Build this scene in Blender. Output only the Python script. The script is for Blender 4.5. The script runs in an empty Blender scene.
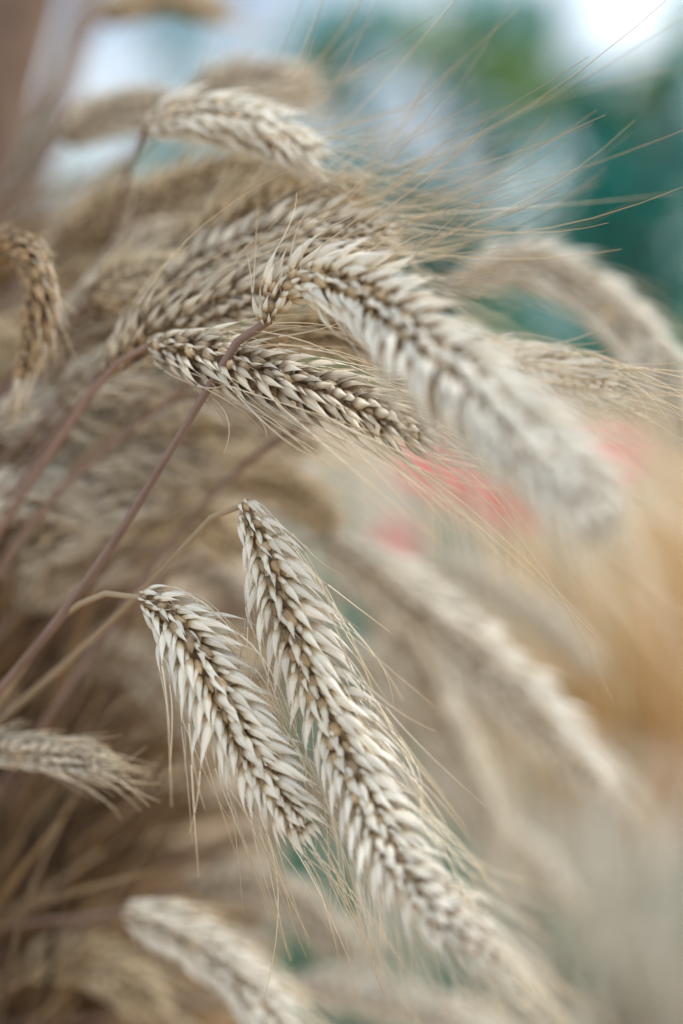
import bpy, math, random
import numpy as np
from mathutils import Vector
rng=np.random.RandomState(7)
random.seed(7)
scene=bpy.context.scene
MM=0.001
PITCH=math.radians(8)
CAM=np.array([0,0,1.0])
FW=np.array([0,math.cos(PITCH),-math.sin(PITCH)])
UP=np.array([0,math.sin(PITCH),math.cos(PITCH)])
RT=np.array([1.0,0,0])
K=36/50/1024
def pt(a,b,d):
    return CAM+FW*d+RT*(a-341.5)*K*d+UP*(512-b)*K*d
def norm(v):
    return v/(np.linalg.norm(v)+1e-12)
def catmull(P,n):
    P=[np.array(p,float) for p in P]
    P=[2*P[0]-P[1]]+P+[2*P[-1]-P[-2]]
    out=[]
    for i in range(1,len(P)-2):
        for t in np.linspace(0,1,16,endpoint=False):
            a,b,c,d=P[i-1],P[i],P[i+1],P[i+2]
            out.append(0.5*((2*b)+(-a+c)*t+(2*a-5*b+4*c-d)*t*t+(-a+3*b-3*c+d)*t**3))
    out.append(P[-2])
    out=np.array(out)
    s=np.concatenate([[0],np.cumsum(np.linalg.norm(np.diff(out,axis=0),axis=1))])
    q=np.linspace(0,s[-1],n)
    return np.stack([np.interp(q,s,out[:,k]) for k in range(3)],1),s[-1]

# ---------------- materials ----------------
def new_mat(name):
    m=bpy.data.materials.new(name); m.use_nodes=True
    nt=m.node_tree; nt.nodes.clear()
    return m,nt,nt.nodes,nt.links
def ramp(nd,stops):
    r=nd.new('ShaderNodeValToRGB')
    el=r.color_ramp.elements
    while len(el)<len(stops): el.new(0.5)
    for e,(p,c) in zip(el,stops):
        e.position=p; e.color=(c[0],c[1],c[2],1)
    return r
def organic(name,stops,rough=.55,trans=.25,stripes=0.0,rand=.25,noise_scale=350,bump=.2,spec=.35,nmix=.35):
    m,nt,nd,lk=new_mat(name)
    out=nd.new('ShaderNodeOutputMaterial')
    at=nd.new('ShaderNodeAttribute'); at.attribute_name='suv'
    sp=nd.new('ShaderNodeSeparateXYZ'); lk.new(at.outputs['Vector'],sp.inputs[0])
    tc=nd.new('ShaderNodeTexCoord')
    nz=nd.new('ShaderNodeTexNoise'); nz.inputs['Scale'].default_value=noise_scale; nz.inputs['Detail'].default_value=4
    lk.new(tc.outputs['Object'],nz.inputs['Vector'])
    ma=nd.new('ShaderNodeMath'); ma.operation='MULTIPLY_ADD'; ma.inputs[1].default_value=nmix
    lk.new(nz.outputs['Fac'],ma.inputs[0]); 
    su=nd.new('ShaderNodeMath'); su.operation='SUBTRACT'; su.inputs[1].default_value=nmix/2
    lk.new(sp.outputs['X'],su.inputs[0]); lk.new(su.outputs[0],ma.inputs[2])
    r=ramp(nd,stops); lk.new(ma.outputs[0],r.inputs['Fac'])
    hv=nd.new('ShaderNodeHueSaturation'); lk.new(r.outputs['Color'],hv.inputs['Color'])
    mr=nd.new('ShaderNodeMapRange'); mr.inputs['To Min'].default_value=1-rand; mr.inputs['To Max'].default_value=1+rand*.7
    lk.new(sp.outputs['Z'],mr.inputs['Value']); 
    last=mr.outputs[0]
    if stripes>0:
        mu=nd.new('ShaderNodeMath'); mu.operation='MULTIPLY'; mu.inputs[1].default_value=19
        lk.new(sp.outputs['Y'],mu.inputs[0])
        si=nd.new('ShaderNodeMath'); si.operation='SINE'; lk.new(mu.outputs[0],si.inputs[0])
        mb=nd.new('ShaderNodeMath'); mb.operation='MULTIPLY_ADD'; mb.inputs[1].default_value=stripes
        lk.new(si.outputs[0],mb.inputs[0]); lk.new(last,mb.inputs[2]); last=mb.outputs[0]
    lk.new(last,hv.inputs['Value'])
    bs=nd.new('ShaderNodeBsdfPrincipled'); bs.inputs['Roughness'].default_value=rough
    bs.inputs['Specular IOR Level'].default_value=spec
    lk.new(hv.outputs['Color'],bs.inputs['Base Color'])
    if bump>0:
        bp=nd.new('ShaderNodeBump'); bp.inputs['Strength'].default_value=bump; bp.inputs['Distance'].default_value=.0003
        lk.new(nz.outputs['Fac'],bp.inputs['Height']); lk.new(bp.outputs['Normal'],bs.inputs['Normal'])
    if trans>0:
        tr=nd.new('ShaderNodeBsdfTranslucent'); lk.new(hv.outputs['Color'],tr.inputs['Color'])
        mx=nd.new('ShaderNodeMixShader'); mx.inputs[0].default_value=trans
        lk.new(bs.outputs[0],mx.inputs[1]); lk.new(tr.outputs[0],mx.inputs[2]); lk.new(mx.outputs[0],out.inputs[0])
    else: lk.new(bs.outputs[0],out.inputs[0])
    return m
M_HUSK=organic('husk_dry',[(0,(.26,.155,.065)),(.18,(.56,.43,.25)),(.36,(.88,.83,.70)),(.85,(.94,.91,.83)),(1,(.82,.69,.48))],rough=.38,trans=.22,stripes=.08,rand=.16,spec=.55)  # brown base of the husks: own tint plus painted-in shade
M_GRAIN=organic('grain_brown',[(0,(.14,.085,.04)),(.35,(.33,.225,.12)),(.7,(.52,.39,.235)),(.9,(.36,.25,.14)),(1,(.08,.05,.03))],rough=.42,trans=0,stripes=.12,rand=.55,spec=.45,nmix=.8)
M_AWN=organic('awn_straw',[(0,(.90,.84,.70)),(.5,(.86,.74,.54)),(1,(.72,.53,.32))],rough=.5,trans=.15,rand=.25,bump=0)
M_STEM=organic('stem_dry',[(0,(.19,.13,.09)),(.35,(.29,.19,.135)),(.6,(.21,.13,.10)),(1,(.28,.18,.14))],rough=.6,trans=0,stripes=.09,rand=.2,noise_scale=90,nmix=1.4)
M_STEMT=organic('stem_straw',[(0,(.20,.15,.095)),(.5,(.36,.265,.165)),(1,(.40,.30,.195))],rough=.6,trans=0,stripes=.09,rand=.2,noise_scale=90,nmix=1.2)
M_HUSKT=organic('husk_tan',[(0,(.06,.035,.015)),(.25,(.27,.18,.09)),(.5,(.70,.57,.38)),(1,(.68,.53,.33))],rough=.5,trans=.12,stripes=.08,rand=.28)  # tan husk with the bunch's left-side shade painted in, deepest at the base
M_HUSKO=organic('husk_orange_brown',[(0,(.06,.03,.012)),(.3,(.22,.125,.055)),(.6,(.50,.34,.18)),(1,(.50,.33,.17))],rough=.5,trans=.12,stripes=.08,rand=.25)
M_HUSKG=organic('husk_greybrown',[(0,(.10,.06,.03)),(.25,(.32,.23,.14)),(.5,(.72,.64,.50)),(.85,(.82,.76,.64)),(1,(.66,.53,.35))],rough=.42,trans=.14,stripes=.09,rand=.25,spec=.5)  # grey-cream husk; shaded gaps between husks are painted into its dark base
M_STRAW=organic('straw_blade',[(0,(.04,.02,.009)),(.5,(.18,.105,.045)),(1,(.38,.26,.14))],rough=.6,trans=.05,rand=.65,noise_scale=60)  # brown straw, darkened in colour to stand for shaded recesses of the bunch

# ---------------- mesh builder ----------------
class B:
    def __init__(s): s.v=[];s.f=[];s.a=[];s.m=[];s.n=0
    def grid(s,V,A,mat,wrap=False):
        nu,nv=V.shape[:2]
        idx=np.arange(nu*nv).reshape(nu,nv)+s.n
        if wrap: idx=np.concatenate([idx,idx[:,:1]],1)
        q=np.stack([idx[:-1,:-1],idx[1:,:-1],idx[1:,1:],idx[:-1,1:]],-1).reshape(-1,4)
        s.v.append(V.reshape(-1,3)); s.a.append(A.reshape(-1,3)); s.f.append(q); s.m.append(np.full(len(q),mat))
        s.n+=nu*nv
    def mesh(s,name,mats,origin):
        V=np.concatenate(s.v)-origin; F=np.concatenate(s.f); M=np.concatenate(s.m); A=np.concatenate(s.a)
        me=bpy.data.meshes.new(name)
        me.vertices.add(len(V)); me.vertices.foreach_set('co',V.ravel().astype(np.float32))
        me.loops.add(F.size); me.loops.foreach_set('vertex_index',F.ravel().astype(np.int32))
        me.polygons.add(len(F)); me.polygons.foreach_set('loop_start',(np.arange(len(F))*4).astype(np.int32))
        me.polygons.foreach_set('material_index',M.astype(np.int32))
        me.polygons.foreach_set('use_smooth',np.ones(len(F),bool))
        for m in mats: me.materials.append(m)
        at=me.attributes.new('suv','FLOAT_VECTOR','POINT'); at.data.foreach_set('vector',A.ravel().astype(np.float32))
        me.update(calc_edges=True)
        return me
def add_obj(name,me,origin,parent=None,porigin=None):
    o=bpy.data.objects.new(name,me)
    scene.collection.objects.link(o)
    if parent is not None:
        o.parent=parent; o.location=Vector(origin-porigin)
    else: o.location=Vector(origin)
    return o

NU,NV=9,7
_u=np.linspace(0,1,NU); _v=np.linspace(-1,1,NV)
_w=np.interp(_u,[0,.12,.28,.48,.68,.86,1],[.5,.88,1,.80,.43,.14,.03])
U,Vv=np.meshgrid(_u,_v,indexing='ij'); W=_w[:,None]
LX=U; LY=W*np.sin(Vv*1.6); LZ=W*np.cos(Vv*1.6)*.85+.45*W*np.clip(1-np.abs(Vv)*1.5,0,1)
LB=.10*np.sin(np.pi*U*.9)
def lemma(b,base,d,out,L,Wd,mat=0,curl=0.):
    d=norm(d); out=norm(out-np.dot(out,d)*d); side=np.cross(out,d)
    r=rng.rand()
    tw=rng.uniform(-.14,.14)
    P=base+LX[...,None]*L*d+(LY[...,None]*Wd+ (LX**2)[...,None]*L*tw*.5)*side+(LZ[...,None]*Wd+(LB+curl*U**3)[...,None]*L)*out
    A=np.stack([U,Vv,np.full_like(U,r)],-1)
    b.grid(P,A,mat)
    return P[-1,NV//2], norm(P[-1,NV//2]-P[-3,NV//2])
GU=np.linspace(0.02,.98,8); GA=np.linspace(0,2*np.pi,8,endpoint=False)
def grain(b,c,d,out,L,R,mat=1):
    d=norm(d); out=norm(out-np.dot(out,d)*d); side=np.cross(out,d)
    u,a=np.meshgrid(GU,GA,indexing='ij')
    rr=np.interp(u,[0,.1,.3,.5,.75,.92,1],[.25,.7,1,.96,.60,.26,.05])
    sec=1+.16*np.exp(-((a-np.pi/2)/.35)**2)-.10*np.exp(-((a-np.pi/2-.9)/.4)**2)-.10*np.exp(-((a-np.pi/2+.9)/.4)**2)
    sq=rng.uniform(.78,1.1)
    P=c+((u-.5)*L)[...,None]*d+(rr*np.cos(a)*R*sq*sec)[...,None]*side+(rr*np.sin(a)*R*sec)[...,None]*out
    b.grid(P,np.stack([u,np.cos(a)*.6,np.full_like(u,rng.rand())],-1),mat,wrap=True)
def tube(b,P,rad,mat,sides=3,rnd=None):
    P=np.asarray(P); T=np.gradient(P,axis=0); T/=np.linalg.norm(T,axis=1)[:,None]+1e-12
    ref=np.array([0.3,.2,1.0]) if abs(T[0,2])<.8 else np.array([1.0,.2,.1])
    N=np.cross(T,ref); N/=np.linalg.norm(N,axis=1)[:,None]; Bn=np.cross(T,N)
    a=np.linspace(0,2*np.pi,sides,endpoint=False)
    V=P[:,None]+rad[:,None,None]*(np.cos(a)[None,:,None]*N[:,None]+np.sin(a)[None,:,None]*Bn[:,None])
    n=len(P)
    A=np.stack(np.broadcast_arrays(np.linspace(0,1,n)[:,None],np.cos(a)[None]*.8,np.array(rng.rand() if rnd is None else rnd)),-1)
    b.grid(V,A,mat,wrap=True)
DOWN=np.array([0,0,-1.0])
def awn(b,p,d,L,droop=.12,r0=.22,mat=2):
    t=np.linspace(0,1,8)[:,None]
    wob=rng.normal(size=3)*.15
    wob2=rng.normal(size=3)*.08
    d=norm(norm(d)+rng.normal(size=3)*.09)
    P=p+d*L*t+DOWN*L*droop*t**2+wob*L*t**2+wob2*L*t**3
    tube(b,P,(r0*(1-t[:,0]*.65))*MM,mat)

def spikelet(b,p,T,N,Bn,s,k,awnL,flare,mats=(0,1,2),droop=.12,r0=.22,awnp=1.,x=0.,gexp=1.):
    g,gr,aw=mats
    J=lambda x: rng.uniform(-x,x)
    flare=flare+J(4)
    p=p+Bn*J(.3)*MM+T*J(.4)*MM
    gs=np.interp(x,[0,.4,.75],[1,1,.62])*gexp; hs=np.interp(x,[0,.35,.75],[1,1,1.8])
    for f in (1,-1):
        a=math.radians(flare+J(6))
        d=T*math.cos(a)+norm(s*Bn*.92+f*N*(.26+J(.16)))*math.sin(a)
        base=p+(s*Bn*2.2+f*N*1.4)*MM*k
        tip,td=lemma(b,base,d,s*Bn*.65+f*N*.85,(12.6+J(1.6))*MM*k,(1.3+J(.16))*MM*k,g,curl=J(.06)-.02)
        if rng.rand()<awnp: awn(b,tip,td*.9+T*.3,awnL*MM*rng.uniform(.4,1.25),droop,mat=aw,r0=r0)
        a=math.radians(flare*.74+J(6))
        d=T*math.cos(a)+norm(s*Bn*.85+f*N*(.54+J(.16)))*math.sin(a)
        base=p+(s*Bn*(2.2+J(.3))+f*N*2.2+T*.4)*MM*k
        tip,td=lemma(b,base,d,s*Bn*.35+f*N*.9,(9.0+J(1.3))*MM*k,(1.12+J(.14))*MM*k,g,curl=.02+J(.04))
        if rng.rand()<.5*awnp: awn(b,tip,td,awnL*.5*MM*rng.uniform(.3,1.2),droop,r0=.16,mat=aw)
        q=rng.rand()
        dd=T*.9+s*Bn*(.28+J(.28))+f*N*(.18+J(.15))
        R=(1.22+.6*q)*gs
        grain(b,p+(s*Bn*(1.1+J(.4))+f*N*(2.75+.6*q)+T*(2.9+J(.9)))*MM*k,dd,f*N,(4.4+J(.8))*MM*k,R*MM*k,gr)
        # pointed hood leaning over part of the grain
        d=T*.95+s*Bn*(.10+J(.18))+f*N*(.25+J(.08))
        tip,td=lemma(b,p+(s*Bn*(-.2+J(.4))+f*N*2.85-T*.3)*MM*k,d,f*N-s*Bn*.7,(6.2+J(1.3))*MM*k,(.84+J(.24))*hs*MM*k,g,curl=.03+J(.05))
        if rng.rand()<.4: awn(b,tip,td+f*N*.1,rng.uniform(1.5,4)*MM,0,r0=.14,mat=aw)
        a=math.radians(flare*.9+J(8))
        d=T*math.cos(a)+norm(s*Bn*1.0+f*N*.5)*math.sin(a)
        tip,td=lemma(b,p+(s*Bn*1.5+f*N*2.5-T*1.4)*MM*k,d,s*Bn*.5+f*N*.8,(7.0+J(1.2))*MM*k,.66*MM*k,g,curl=J(.05))
        awn(b,tip,td,3*MM,0,r0=.15,mat=aw)
    a=math.radians(flare*1.15+J(8))
    d=T*math.cos(a)+s*Bn*math.sin(a)+N*J(.12)
    tip,td=lemma(b,p+s*Bn*2.4*MM*k,d,s*Bn,(11.6+J(2))*MM*k,1.25*MM*k,g,curl=J(.06)-.03)
    if rng.rand()<awnp: awn(b,tip,td*.85+T*.3,awnL*MM*rng.uniform(.5,1.4),droop,mat=aw,r0=r0)

BUNDLE=pt(-420,1250,.5)
GROUP='ripe cereal stalks in the dried bunch'
def stalk(ear,stem=None,roll=0,nodes=26,k=1.0,awnL=22,flare=38,hero=False,label='',tan=0,droop=.12,stem_r=1.05,purple=True,r0=.22,ramp0=.2,awnp=1.,taper=.7,tipk=.62,gexp=1.,f0=.9):
    P,L=catmull(ear,nodes*2+1)
    nn=nodes
    T=np.gradient(P,axis=0); T/=np.linalg.norm(T,axis=1)[:,None]
    if stem is None:
        e0=ear[0]; t0=T[0]
        mid=e0-t0*.03+ (BUNDLE-e0)*.15
        mid2=e0*.45+BUNDLE*.55+np.array([rng.uniform(-.02,.02),rng.uniform(-.02,.03),rng.uniform(0,.04)])
        stem=[BUNDLE+rng.normal(size=3)*.012,mid2,mid,e0]
    root=np.array([stem[0][0]+rng.uniform(-.03,.0),stem[0][1]+.02,0.0])
    mid=(root+stem[0])/2
    sp,_=catmull([root,mid]+list(stem),90)
    emp=bpy.data.objects.new('cereal_stalk',None); scene.collection.objects.link(emp); emp.location=Vector(root)
    emp.empty_display_size=.01
    emp['label']=label or ('dry tan cereal stalk with bristly nodding seed head' if tan else 'pale cream cereal stalk with bristly nodding seed head')
    emp['category']='cereal stalk'
    emp['group']=GROUP
    b=B(); rr=np.linspace(1.5,.95,90)*stem_r*MM*(1+.08*np.sin(np.arange(90)*.9+rng.rand()*6)); rr[-5:]*=.85
    tube(b,sp,rr,0,sides=8)
    add_obj('stem',b.mesh('stem',[M_STEM if purple else M_STEMT],root),root,emp,root)
    mats=[(M_HUSK,M_HUSKT,M_HUSKO,M_HUSKG)[int(tan)],M_GRAIN,M_AWN]
    hb=B(); tube(hb,P,np.linspace(1.3,.7,len(P))*MM,0,sides=6)
    ref=-FW
    ob=None
    if hero:
        ob=add_obj('seed_head',hb.mesh('seed_head',[M_STEMT],P[0]),P[0],emp,root)
    for i in range(nn*2+1):
        p=P[i]; t=T[i]
        N=norm(ref-np.dot(ref,t)*t); Bn=np.cross(t,N)
        rl=roll+.18*math.sin(i*.23+nodes)+rng.uniform(-.07,.07)
        c,s_=math.cos(rl),math.sin(rl)
        N,Bn=N*c+Bn*s_,Bn*c-N*s_
        s=1 if i%2 else -1
        x=i/(nn*2)
        kk=k*np.interp(x,[0,ramp0*.3,ramp0,taper,.92,1],[.55,.8,1,1,(tipk+.16),tipk])*rng.uniform(.93,1.06)
        fl=flare*np.interp(x,[0,.06,.16,.8,1],[f0,(f0+1)/2,1,.85,.4])
        aL=awnL*np.interp(x,[0,.2,.8,1],[.6,.9,1.1,1.2])
        b=B() if hero else hb
        if i<nn*2:
            spikelet(b,p,t,N,Bn,s,kk,aL,fl,droop=droop,r0=r0,awnp=awnp,x=x,gexp=gexp)
        else:
            for q in range(8):
                an=q*math.pi/4+.3; rd=N*math.cos(an)+Bn*math.sin(an)
                tip,td=lemma(b,p+rd*1.0*MM,t+rd*.22,rd,(10+rng.uniform(-2,2))*MM*kk,1.5*MM*kk,0)
                if rng.rand()<awnp: awn(b,tip,td,aL*MM*rng.uniform(.5,1.2),droop,mat=2,r0=r0)
        if hero: add_obj('spikelet',b.mesh('spikelet',mats,p),p,ob,P[0])
    if not hero:
        add_obj('seed_head',hb.mesh('seed_head',mats,P[0]),P[0],emp,root)
    return emp

def E(*a): return [pt(*x) for x in a]
# ---- sharp ears ----
stalk(E((243,505,.356),(262,540,.353),(284,600,.350),(309,660,.349),(338,730,.346),(368,800,.338),(403,866,.327),(443,913,.315),(487,948,.303)),
      stem=[BUNDLE]+E((-120,850,.44),(-20,740,.41),(60,668,.395),(120,612,.385),(175,556,.372),(212,517,.362),(232,501,.357),(243,505,.356)),
      roll=.3,nodes=23,k=1.08,awnL=27,flare=37,hero=True,purple=False,label='pale cream cereal ear drooping with exposed brown grains and fine awns',stem_r=.9,taper=.5,f0=.6)
stalk(E((143,598,.358),(166,612,.355),(195,650,.351),(222,700,.349),(252,752,.348),(280,795,.347),(303,826,.346)),
      stem=[BUNDLE]+E((-120,880,.43),(-40,760,.41),(15,680,.395),(52,625,.38),(88,600,.368),(118,592,.360),(143,598,.358)),
      roll=-.1,nodes=15,k=1.04,awnL=20,flare=40,hero=True,purple=False,label='short cream cereal ear hanging down with wispy awns',droop=.5,stem_r=.95,f0=.6,awnp=.85)
stalk(E((270,320,.352),(274,300,.350),(308,279,.346),(370,298,.333),(430,348,.312),(489,404,.290),(545,457,.270),(595,506,.254)),
      stem=[BUNDLE]+E((-130,830,.42),(0,690,.385),(95,570,.370),(180,435,.360),(235,345,.354),(262,314,.352),(270,320,.352)),
      roll=.05,nodes=23,k=1.14,awnL=40,flare=37,hero=True,label='plump arched cream cereal ear on a brownish mauve bent stem',droop=.05,stem_r=1.3,ramp0=.14,awnp=.9,taper=.85,tipk=.8,f0=.35)
stalk(E((150,345,.374),(200,356,.364),(270,378,.355),(340,400,.350),(418,436,.345)),
      stem=[BUNDLE]+E((-140,760,.45),(0,530,.41),(60,440,.395),(110,370,.383),(150,345,.374)),
      roll=-.4,nodes=14,k=.98,awnL=44,flare=34,hero=True,label='brownish cereal ear lying sideways with dark open grains',droop=.1,tan=3,stem_r=1.2,gexp=1.1,f0=.6)
# ---- moderately soft ears ----
stalk(E((105,372,.395),(150,335,.387),(215,305,.380),(290,285,.375)),roll=.5,nodes=12,k=1.02,awnL=44,flare=33,tan=3,label='greyish tan cereal ear with dark grains rising to one side',awnp=.5)
stalk(E((160,300,.405),(225,260,.395),(305,236,.385),(383,234,.378)),roll=-.3,nodes=15,k=1.0,awnL=54,flare=33,tan=3,label='cream bristly cereal ear pointing outward',droop=-.18,awnp=.4,r0=.19)
stalk(E((165,255,.425),(235,222,.418),(300,200,.41),(350,192,.405)),roll=.3,nodes=12,k=1.0,awnL=64,flare=33,tan=1,droop=-.25,awnp=.35,r0=.2,label='tan bristly cereal ear with long upright awns')
stalk(E((146,128,.41),(190,116,.405),(250,125,.40),(310,155,.395)),stem=[BUNDLE]+E((20,480,.52),(100,270,.48),(128,170,.44),(146,128,.41)),
      roll=-.5,nodes=13,k=.98,awnL=54,flare=33,tan=0,droop=-.3,awnp=.4,r0=.19,label='cream cereal ear bowing over at the top of the bunch')
stalk(E((-24,272,.405),(-4,252,.40),(20,254,.395),(38,282,.39),(38,325,.39),(28,365,.39)),roll=.8,nodes=12,k=.78,awnL=10,flare=20,tan=2,label='compact golden brown cereal ear curled downward')
stalk(E((-30,752,.40),(15,750,.395),(55,756,.39),(92,762,.385)),roll=.2,nodes=12,k=.68,awnL=12,flare=27,tan=3,label='small greyish cream cereal ear poking outward')
stalk(E((455,285,.47),(510,265,.47),(570,280,.465),(625,325,.46),(668,385,.455),(700,450,.455)),roll=.2,nodes=22,k=1.15,awnL=18,flare=30,label='arched pale cereal ear out of focus',awnp=.25)
stalk(E((480,350,.385),(525,364,.38),(570,376,.375),(604,384,.37)),roll=.5,nodes=11,k=.8,awnL=22,flare=28,label='slender cream cereal ear pointing outward')
stalk(E((325,540,.475),(395,588,.48),(465,645,.485),(535,715,.49),(597,780,.495)),roll=.5,nodes=24,k=1.35,awnL=18,flare=37,awnp=.5,gexp=.7,label='long pale cereal ear drooping out of focus')
stalk(E((375,590,.52),(420,670,.53),(460,760,.54),(495,840,.55)),roll=.2,nodes=22,k=1.2,awnL=18,flare=34,label='pale greyish cereal ear hanging out of focus')
stalk(E((125,912,.43),(185,935,.425),(245,985,.42),(300,1050,.415)),roll=.2,nodes=18,k=1.0,awnL=18,flare=33,label='cream cereal ear drooping low in the bunch')
stalk(E((290,985,.50),(360,990,.50),(440,1015,.50),(520,1050,.5)),roll=.4,nodes=18,k=1.0,awnL=22,flare=33)
stalk(E((240,345,.40),(300,330,.40),(360,340,.40),(430,375,.40)),roll=.2,nodes=13,k=.95,awnL=44,flare=33,tan=1,awnp=.4)
stalk(E((245,245,.43),(300,228,.425),(345,228,.42),(385,245,.415)),roll=.6,nodes=12,k=1.0,awnL=64,flare=33,tan=1,droop=-.3,awnp=.3,r0=.2)
stalk(E((150,205,.45),(200,185,.445),(250,180,.44),(300,190,.435)),roll=0,nodes=13,k=1.05,awnL=72,flare=33,tan=1,droop=-.4,awnp=.35,r0=.2)
# ---- soft bunch behind: base, tip, bow height, range ----
soft=[((60,140),(190,118),-15,.50),((190,95),(310,95),-12,.52),((100,20),(220,12),-15,.58),((60,235),(210,195),-12,.47),
((-10,430),(130,435),-15,.43),((50,480),(205,465),-18,.43),((10,570),(150,490),-10,.43),
((90,540),(240,545),-25,.45),((0,380),(150,320),-10,.45),((150,440),(310,440),-20,.43),((60,670),(190,720),-30,.52),
((20,970),(160,1010),-25,.47),((190,890),(350,950),-25,.52),((330,650),(480,760),-15,.62),
((420,570),(590,660),-18,.65),((390,790),(570,900),-25,.65),
((180,570),(310,680),-25,.55),((480,710),(630,800),-20,.7),((110,260),(270,240),-10,.46),
((60,330),(220,260),-10,.43),((30,290),(150,240),-15,.48),((-20,480),(100,400),-10,.45),
((60,400),(190,385),-15,.42),((200,480),(330,520),-18,.47),((300,780),(400,900),-20,.62),
((120,420),(240,400),-12,.42),((-30,520),(80,505),-15,.42),((-40,350),(60,400),-20,.45),((90,300),(200,290),-12,.41),((20,610),(110,560),-12,.45),((100,480),(220,430),-10,.45)]
for (a,c),(e,f),h,d in soft:
    q=[pt(a,c,d),pt(a*.68+e*.32,c*.68+f*.32+h,d),pt(a*.34+e*.66,c*.34+f*.66+h,d),pt(e,f,d+.005)]
    stalk(q,roll=rng.uniform(-.8,.8),nodes=14,k=1.02,awnL=30,flare=34,tan=(1 if rng.rand()<.7 else 3) if a<250 else 0,droop=(-.2 if c<350 else .06),purple=rng.rand()<.5,awnp=.4,r0=.2)

# ---- loose straw mass (uncountable) ----
def ribbon(b,P,w,mat,rnd):
    T=np.gradient(P,axis=0); T/=np.linalg.norm(T,axis=1)[:,None]+1e-12
    ax=norm(rng.normal(size=3)); S=np.cross(T,ax); S/=np.linalg.norm(S,axis=1)[:,None]+1e-9
    t=np.linspace(0,1,len(P)); ww=w*np.sin(np.pi*(.12+.86*t))
    vv=np.array([-1,0,1.0])
    V=P[:,None]+S[:,None]*(ww[:,None]*vv[None])[...,None]
    A=np.stack(np.broadcast_arrays(t[:,None],vv[None],np.array(rnd)),-1)
    b.grid(V,A,mat)
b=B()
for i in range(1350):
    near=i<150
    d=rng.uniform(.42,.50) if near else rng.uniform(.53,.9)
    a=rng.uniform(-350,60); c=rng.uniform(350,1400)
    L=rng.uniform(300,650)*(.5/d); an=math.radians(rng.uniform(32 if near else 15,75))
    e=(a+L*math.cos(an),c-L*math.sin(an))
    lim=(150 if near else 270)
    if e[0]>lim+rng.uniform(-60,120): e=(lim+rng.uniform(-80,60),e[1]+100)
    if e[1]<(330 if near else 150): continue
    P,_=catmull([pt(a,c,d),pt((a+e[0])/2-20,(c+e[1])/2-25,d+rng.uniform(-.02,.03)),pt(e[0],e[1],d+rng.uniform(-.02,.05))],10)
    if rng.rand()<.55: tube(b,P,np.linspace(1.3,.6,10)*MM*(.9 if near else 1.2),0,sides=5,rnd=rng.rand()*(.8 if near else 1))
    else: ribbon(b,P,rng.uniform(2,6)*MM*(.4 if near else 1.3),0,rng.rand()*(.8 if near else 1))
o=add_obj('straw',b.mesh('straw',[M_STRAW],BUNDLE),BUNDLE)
o['kind']='stuff'; o['label']='tangled brown straw and dry leaves inside the bunch'; o['category']='straw'

# ---------------- ground ----------------
def simple_noise_mat(name,stops,scale,rough=.9,detail=6):
    m,nt,nd,lk=new_mat(name)
    out=nd.new('ShaderNodeOutputMaterial'); bs=nd.new('ShaderNodeBsdfPrincipled'); bs.inputs['Roughness'].default_value=rough
    tc=nd.new('ShaderNodeTexCoord'); nz=nd.new('ShaderNodeTexNoise'); nz.inputs['Scale'].default_value=scale; nz.inputs['Detail'].default_value=detail
    lk.new(tc.outputs['Object'],nz.inputs['Vector']); r=ramp(nd,stops); lk.new(nz.outputs['Fac'],r.inputs['Fac'])
    lk.new(r.outputs['Color'],bs.inputs['Base Color']); lk.new(bs.outputs[0],out.inputs[0])
    bp=nd.new('ShaderNodeBump'); bp.inputs['Strength'].default_value=.5; bp.inputs['Distance'].default_value=.01
    lk.new(nz.outputs['Fac'],bp.inputs['Height']); lk.new(bp.outputs['Normal'],bs.inputs['Normal'])
    return m
M_GROUND=simple_noise_mat('dry_ground',[(.25,(.18,.10,.055)),(.5,(.36,.26,.16)),(.7,(.50,.42,.31))],2.2)
b=B(); g=np.concatenate([[-120],np.linspace(-8,8,41),[120]])
X,Y=np.meshgrid(g,g+6,indexing='ij'); Z=.02*np.sin(X*1.7)*np.cos(Y*1.3)-.02
b.grid(np.stack([X,Y,Z],-1),np.zeros(X.shape+(3,)),0)
o=add_obj('ground',b.mesh('ground',[M_GROUND],np.zeros(3)),np.zeros(3)); o['kind']='structure'; o['label']='dry straw coloured bare ground'; o['category']='ground'

# ---------------- trees ----------------
M_LEAFT=organic('leaf_teal',[(0,(.02,.21,.175)),(.5,(.04,.36,.30)),(1,(.10,.49,.42))],rough=.8,trans=.4,rand=.65,noise_scale=3,bump=0,spec=.03)
M_LEAFG=organic('leaf_green',[(0,(.10,.26,.06)),(.5,(.24,.43,.12)),(1,(.40,.57,.22))],rough=.8,trans=.4,rand=.5,noise_scale=3,bump=0,spec=.03)
M_BARK=simple_noise_mat('bark',[(.3,(.07,.05,.035)),(.7,(.18,.13,.10))],14)
def leaves(b,c,rad,n,size,mat):
    for _ in range(n):
        v=rng.normal(size=3); v=norm(v)*rad*rng.rand()**.45
        p=c+v*np.array([1,1,.9])
        a=norm(rng.normal(size=3)); s=np.cross(a,norm(rng.normal(size=3))); s=norm(s); L=size*rng.uniform(.6,1.3)
        r=rng.rand()
        t=np.array([0,.5,1.0])
        P=np.stack([[p+a*L*tt+s*L*.36*w*q for q in (-1,1)] for tt,w in zip(t,(.2,1,.1))])
        b.grid(P,np.stack([np.stack([[tt,q,r] for q in (-1,1)]) for tt in t]),mat)
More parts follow.
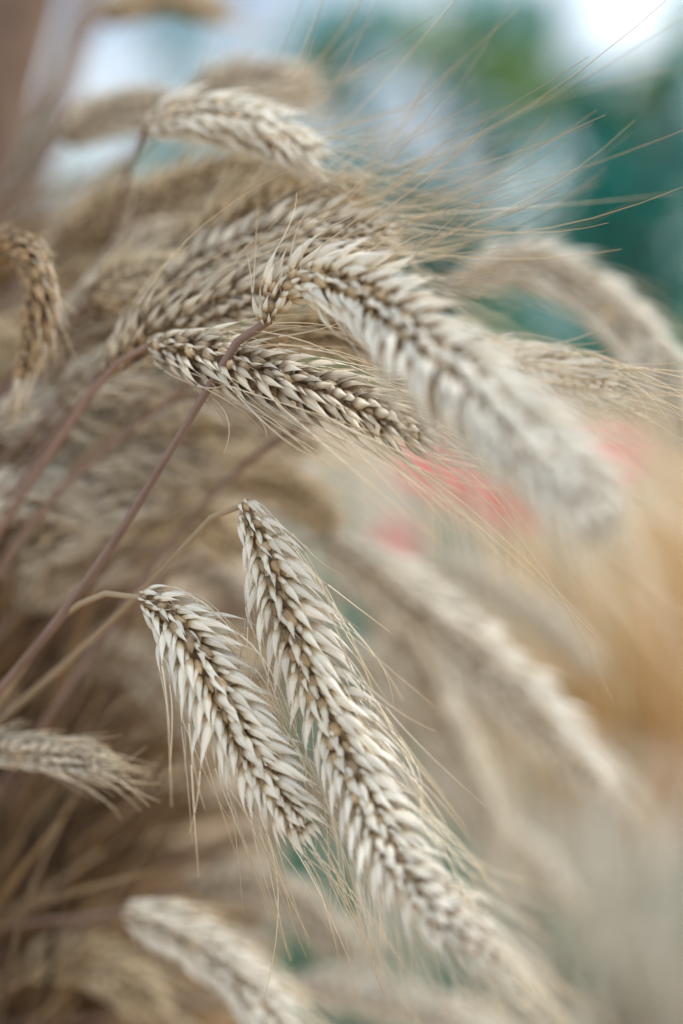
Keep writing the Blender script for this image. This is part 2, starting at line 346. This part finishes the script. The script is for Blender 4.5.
def tree(root,clumps,label):
    root=np.array(root,float)
    emp=bpy.data.objects.new('tree',None); scene.collection.objects.link(emp); emp.location=Vector(root)
    emp['label']=label; emp['category']='tree'; emp['group']='leafy trees behind the bunch'
    b=B()
    cs=[pt(*c[:3]) for c in clumps]
    top=np.mean(cs,0); fork=root*.6+top*.4
    P,_=catmull([root,(root+fork)/2+np.array([.05,0,0]),fork,top],14)
    tube(b,P,np.linspace(.09,.03,14),0,sides=8)
    for c in cs:
        P,_=catmull([fork,(fork+c)/2+rng.normal(size=3)*.06,c],8); tube(b,P,np.linspace(.035,.01,8),0,sides=6)
    add_obj('trunk',b.mesh('trunk',[M_BARK],root),root,emp,root)
    b=B()
    for c,q in zip(clumps,cs):
        rad=c[3]*K*c[2]
        n=int(230*(rad/.35)**2)+42
        leaves(b,q,rad,n,.10,0 if c[4]=='t' else 1)
    add_obj('crown',b.mesh('crown',[M_LEAFT,M_LEAFG],root),root,emp,root)
def gr(px,d):
    p=pt(px,400,d); return (p[0],p[1],0)
tree(gr(650,7),[(640,195,7,58,'t'),(685,135,7,42,'t'),(585,195,6.8,50,'t'),(670,285,7,55,'t'),(690,70,7,38,'t'),(555,255,7,55,'t'),(740,220,7,80,'t'),(540,95,7,42,'g'),(630,120,7.2,36,'g'),(590,130,7,36,'t'),(610,270,7,45,'t'),(655,80,7,26,'g'),(695,15,7,28,'t'),(545,15,7,26,'t'),(590,80,7,22,'t')],'teal green tree with pale sky showing through')
tree(gr(440,7.5),[(430,45,7.5,42,'g'),(480,5,7.5,34,'t'),(380,25,7.5,38,'t'),(500,60,7.5,36,'g'),(510,150,7.5,40,'t'),(345,95,7.5,34,'t'),(415,205,7.5,46,'t'),(480,250,7.5,60,'t'),(390,275,7.5,65,'t'),(345,185,7.5,46,'t'),(460,100,7.5,28,'t'),(530,30,7.5,22,'g'),(310,60,7.5,30,'t')],'green tree with gaps of bright sky')
tree(gr(180,8),[(180,240,8,70,'t'),(260,180,8,50,'g'),(100,280,8,70,'t'),(300,250,8,70,'t'),(175,125,8,30,'t'),(325,40,8,42,'t'),(20,270,8,80,'t'),(180,40,8,26,'t'),(20,140,8,50,'g'),(250,90,8,30,'g'),(140,200,8,40,'g')],'dark green tree partly hidden by the bunch')
emp_b=B()
for i in range(26):
    px=-300+i*50
    q=pt(px,345,9.0); leaves(emp_b,q+np.array([0,rng.uniform(-.3,.3),rng.uniform(-.1,.15)]),.5,150,.13,0 if rng.rand()<.65 else 1)
o0=pt(340,335,9.0); o0[2]=0
for i in range(14):
    p=np.array([-3.5+i*.55,9.0+rng.uniform(-.1,.1),0]); tube(emp_b,np.array([p,p+[.03,0,.3],p+[0,0,.7]]),np.array([.03,.025,.015]),2,sides=6)
o=add_obj('hedge',emp_b.mesh('hedge',[M_LEAFT,M_LEAFG,M_BARK],o0),o0); o['label']='long low dark green hedge at the field edge'; o['category']='hedge'; o['kind']='structure'

# ---------------- wooden poles ----------------
M_WOOD=simple_noise_mat('weathered_wood',[(.3,(.13,.08,.055)),(.7,(.27,.18,.13))],30)
def post(b,a,c,r,mat):
    P,_=catmull([a,(a+c)/2+np.array([.002,0,0]),c],24)
    rad=r*(1+.05*np.sin(np.arange(24)*1.3)); tube(b,P,rad,mat,sides=14)
b=B(); lo=pt(-60,300,.75); hi=pt(70,-200,.72)
dirn=(lo-hi); foot=lo+dirn*(lo[2]/-dirn[2])
post(b,foot,hi,.020,0)
o=add_obj('wooden_pole',b.mesh('wooden_pole',[M_WOOD],foot),foot); o['label']='leaning dark brown weathered wooden pole beside the bunch'; o['category']='wooden pole'
b=B(); lo=pt(10,260,.8); hi=pt(110,-80,.8); dirn=(lo-hi); foot=lo+dirn*(lo[2]/-dirn[2])
post(b,foot,hi,.009,0)
M_WOOD2=simple_noise_mat('pale_wood',[(.3,(.26,.20,.16)),(.7,(.40,.31,.26))],30)
o=add_obj('wooden_pole',b.mesh('wooden_pole',[M_WOOD2],foot),foot); o['label']='thin leaning pale greyish wooden pole'; o['category']='wooden pole'

# ---------------- flowers ----------------
M_RED=organic('petal_red',[(0,(.64,.10,.12)),(.5,(.80,.24,.23)),(1,(.86,.38,.34))],rough=.6,trans=.3,rand=.2,bump=0)
M_CENT=organic('flower_centre',[(0,(.35,.2,.03)),(1,(.5,.3,.06))],trans=0,bump=0)
M_GSTEM=organic('green_stem',[(0,(.08,.14,.06)),(1,(.12,.2,.08))],trans=0,bump=0)
def flower(px,py,d,R,label):
    c=pt(px,py,d); root=np.array([c[0]+.05,c[1]+.03,0])
    emp=bpy.data.objects.new('red_flower',None); scene.collection.objects.link(emp); emp.location=Vector(root)
    emp['label']=label; emp['category']='flower'; emp['group']='red flowers behind the bunch'
    b=B(); P,_=catmull([root,(root+c)/2+np.array([.02,0,0]),c],20); tube(b,P,np.full(20,.0018),0,sides=6)
    add_obj('stem',b.mesh('stem',[M_GSTEM],root),root,emp,root)
    ax=norm(np.array([rng.uniform(-.3,.3),-.7,.8])); e1=norm(np.cross(ax,[1,0,.1])); e2=np.cross(ax,e1)
    for i in range(7):
        a=i/7*2*math.pi+rng.uniform(-.1,.1); rd=e1*math.cos(a)+e2*math.sin(a); sd=np.cross(ax,rd)
        u,v=np.meshgrid(np.linspace(0,1,7),np.linspace(-1,1,5),indexing='ij')
        w=np.sin(np.pi*(.08+.84*u)**.9)*.42
        V=c+(rd*(u*R)[...,None])+sd*(w*v*R)[...,None]+ax*((.35*u-.3*u**2+.06*v*v+.04*np.sin(v*6)*u)*R)[...,None]
        b=B(); b.grid(V,np.stack([u,v,np.full_like(u,rng.rand())],-1),0)
        add_obj('petal',b.mesh('petal',[M_RED],c),c,emp,root)
    b=B(); grain(b,c+ax*R*.08,ax,e1,R*.22,R*.2,0); add_obj('flower_centre',b.mesh('flower_centre',[M_CENT],c),c,emp,root)
for fx,fy,fd,fr,fl in [(425,468,.94,.019,'coral red flower blurred behind pale awns'),(455,480,.97,.021,'coral red flower blurred behind pale awns'),(487,494,.99,.021,'coral red flower blurred behind pale awns'),(518,508,1.0,.019,'coral red flower blurred behind pale awns'),(560,470,.95,.022,'coral red flower mostly hidden by the plump ear'),(604,460,.98,.028,'deep pink red flower behind the plump ear'),(395,545,1.0,.017,'small faded red flower low in the bunch')]:
    flower(fx,fy,fd,fr,fl)

# ---------------- grass tufts ----------------
M_GOLD=organic('grass_gold',[(0,(.36,.20,.07)),(.5,(.70,.45,.19)),(1,(.76,.55,.29))],trans=.3,rand=.35,noise_scale=30,bump=0)
M_PALE=organic('grass_pale',[(0,(.46,.39,.29)),(.5,(.70,.64,.53)),(1,(.76,.71,.61))],trans=.3,rand=.3,noise_scale=30,bump=0)
M_BLUE=organic('leaf_bluegreen',[(0,(.05,.16,.11)),(1,(.12,.30,.22))],trans=.25,rand=.3,noise_scale=30,bump=0)
def tuft(px,d,h,n,mat,label,name='dry_grass_tuft',spread=.25,w=2.5):
    p=pt(px,400,d); root=np.array([p[0],p[1],0]); b=B()
    for i in range(n):
        o=root+np.array([rng.normal()*.05,rng.normal()*.05,0]); an=rng.uniform(0,6.28); sp=spread*rng.rand()**.6
        hh=h*rng.uniform(.6,1.08)
        dr=np.array([math.cos(an),math.sin(an),0])
        P,_=catmull([o,o+dr*sp*.25+[0,0,hh*.55],o+dr*sp*.7+[0,0,hh*.95],o+dr*sp*1.15+[0,0,hh*.9]],12)
        ribbon(b,P,w*MM*rng.uniform(.7,1.4),0,rng.rand())
    o=add_obj(name,b.mesh(name,[mat],root),root); o['label']=label; o['category']='grass tuft' if 'grass' in name else 'leafy plant'
    if 'grass' in name: o['group']='dry grass tufts behind the bunch'
tuft(640,1.35,.86,400,M_GOLD,'golden orange dry grass tuft',spread=.22,w=3.5)
tuft(760,1.5,.9,260,M_GOLD,'golden orange dry grass tuft',spread=.25,w=3.5)
tuft(520,1.9,.78,400,M_PALE,'pale beige dry grass tuft',spread=.35,w=4)
tuft(660,2.3,.85,400,M_PALE,'pale beige dry grass tuft',spread=.4,w=4)
tuft(400,2.2,.80,400,M_PALE,'pale beige dry grass tuft',spread=.4,w=4)
tuft(620,1.0,.64,800,M_PALE,'pale beige dry grass tuft',spread=.25,w=4)
tuft(480,1.1,.62,500,M_PALE,'pale beige dry grass tuft',spread=.22,w=4)
tuft(640,.95,.70,18,M_BLUE,'blue green leafy plant low among dry grass',name='leafy_plant',spread=.14,w=7)
tuft(325,.80,.90,30,M_BLUE,'small dark green leafy plant behind the ears',name='leafy_plant',spread=.035,w=7)

# ---------------- light: broken bright cloud, soft sun ----------------
w=bpy.data.worlds.new('World'); scene.world=w; w.use_nodes=True
nt=w.node_tree; bg=nt.nodes['Background']; nd=nt.nodes; lk=nt.links
sky=nd.new('ShaderNodeTexSky'); sky.sky_type='NISHITA'; sky.sun_disc=False
EL,AZ=math.radians(55),math.radians(80)
sky.sun_elevation=EL; sky.sun_rotation=AZ; sky.dust_density=1.5; sky.ozone_density=1.5
tc=nd.new('ShaderNodeTexCoord'); nz=nd.new('ShaderNodeTexNoise'); nz.inputs['Scale'].default_value=2.6; nz.inputs['Detail'].default_value=6; nz.inputs['Roughness'].default_value=.55
mp=nd.new('ShaderNodeMapping'); mp.inputs['Scale'].default_value=(1,1,2.2); mp.inputs['Location'].default_value=(.4,.1,.2)
lk.new(tc.outputs['Generated'],mp.inputs[0]); lk.new(mp.outputs[0],nz.inputs['Vector'])
cr=ramp(nd,[(.38,(0,0,0)),(.58,(1,1,1))]); lk.new(nz.outputs['Fac'],cr.inputs['Fac'])
mx=nd.new('ShaderNodeMix'); mx.data_type='RGBA'; mx.inputs['B'].default_value=(11.2,12.2,13.1,1)
lk.new(cr.outputs['Color'],mx.inputs['Factor']); lk.new(sky.outputs[0],mx.inputs['A']); lk.new(mx.outputs['Result'],bg.inputs[0])
bg.inputs[1].default_value=.13
sl=bpy.data.lights.new('sun','SUN'); sl.energy=3.1; sl.angle=math.radians(16); sl.color=(1,.96,.90)
so=bpy.data.objects.new('sun',sl); scene.collection.objects.link(so)
sd=Vector((math.sin(AZ)*math.cos(EL),math.cos(AZ)*math.cos(EL),math.sin(EL)))
so.rotation_euler=sd.to_track_quat('Z','Y').to_euler(); so.location=(1,1,3)

cam=bpy.data.cameras.new('camera'); co=bpy.data.objects.new('camera',cam); scene.collection.objects.link(co)
co.location=Vector(CAM); co.rotation_euler=(math.radians(90)-PITCH,0,0)
cam.sensor_fit='VERTICAL'; cam.sensor_height=36; cam.sensor_width=24; cam.lens=50; cam.clip_start=.01; cam.clip_end=500
cam.dof.use_dof=True; cam.dof.focus_distance=.352; cam.dof.aperture_fstop=2.7
scene.camera=co
scene.view_settings.view_transform='Standard'; scene.view_settings.look='None'; scene.view_settings.exposure=0
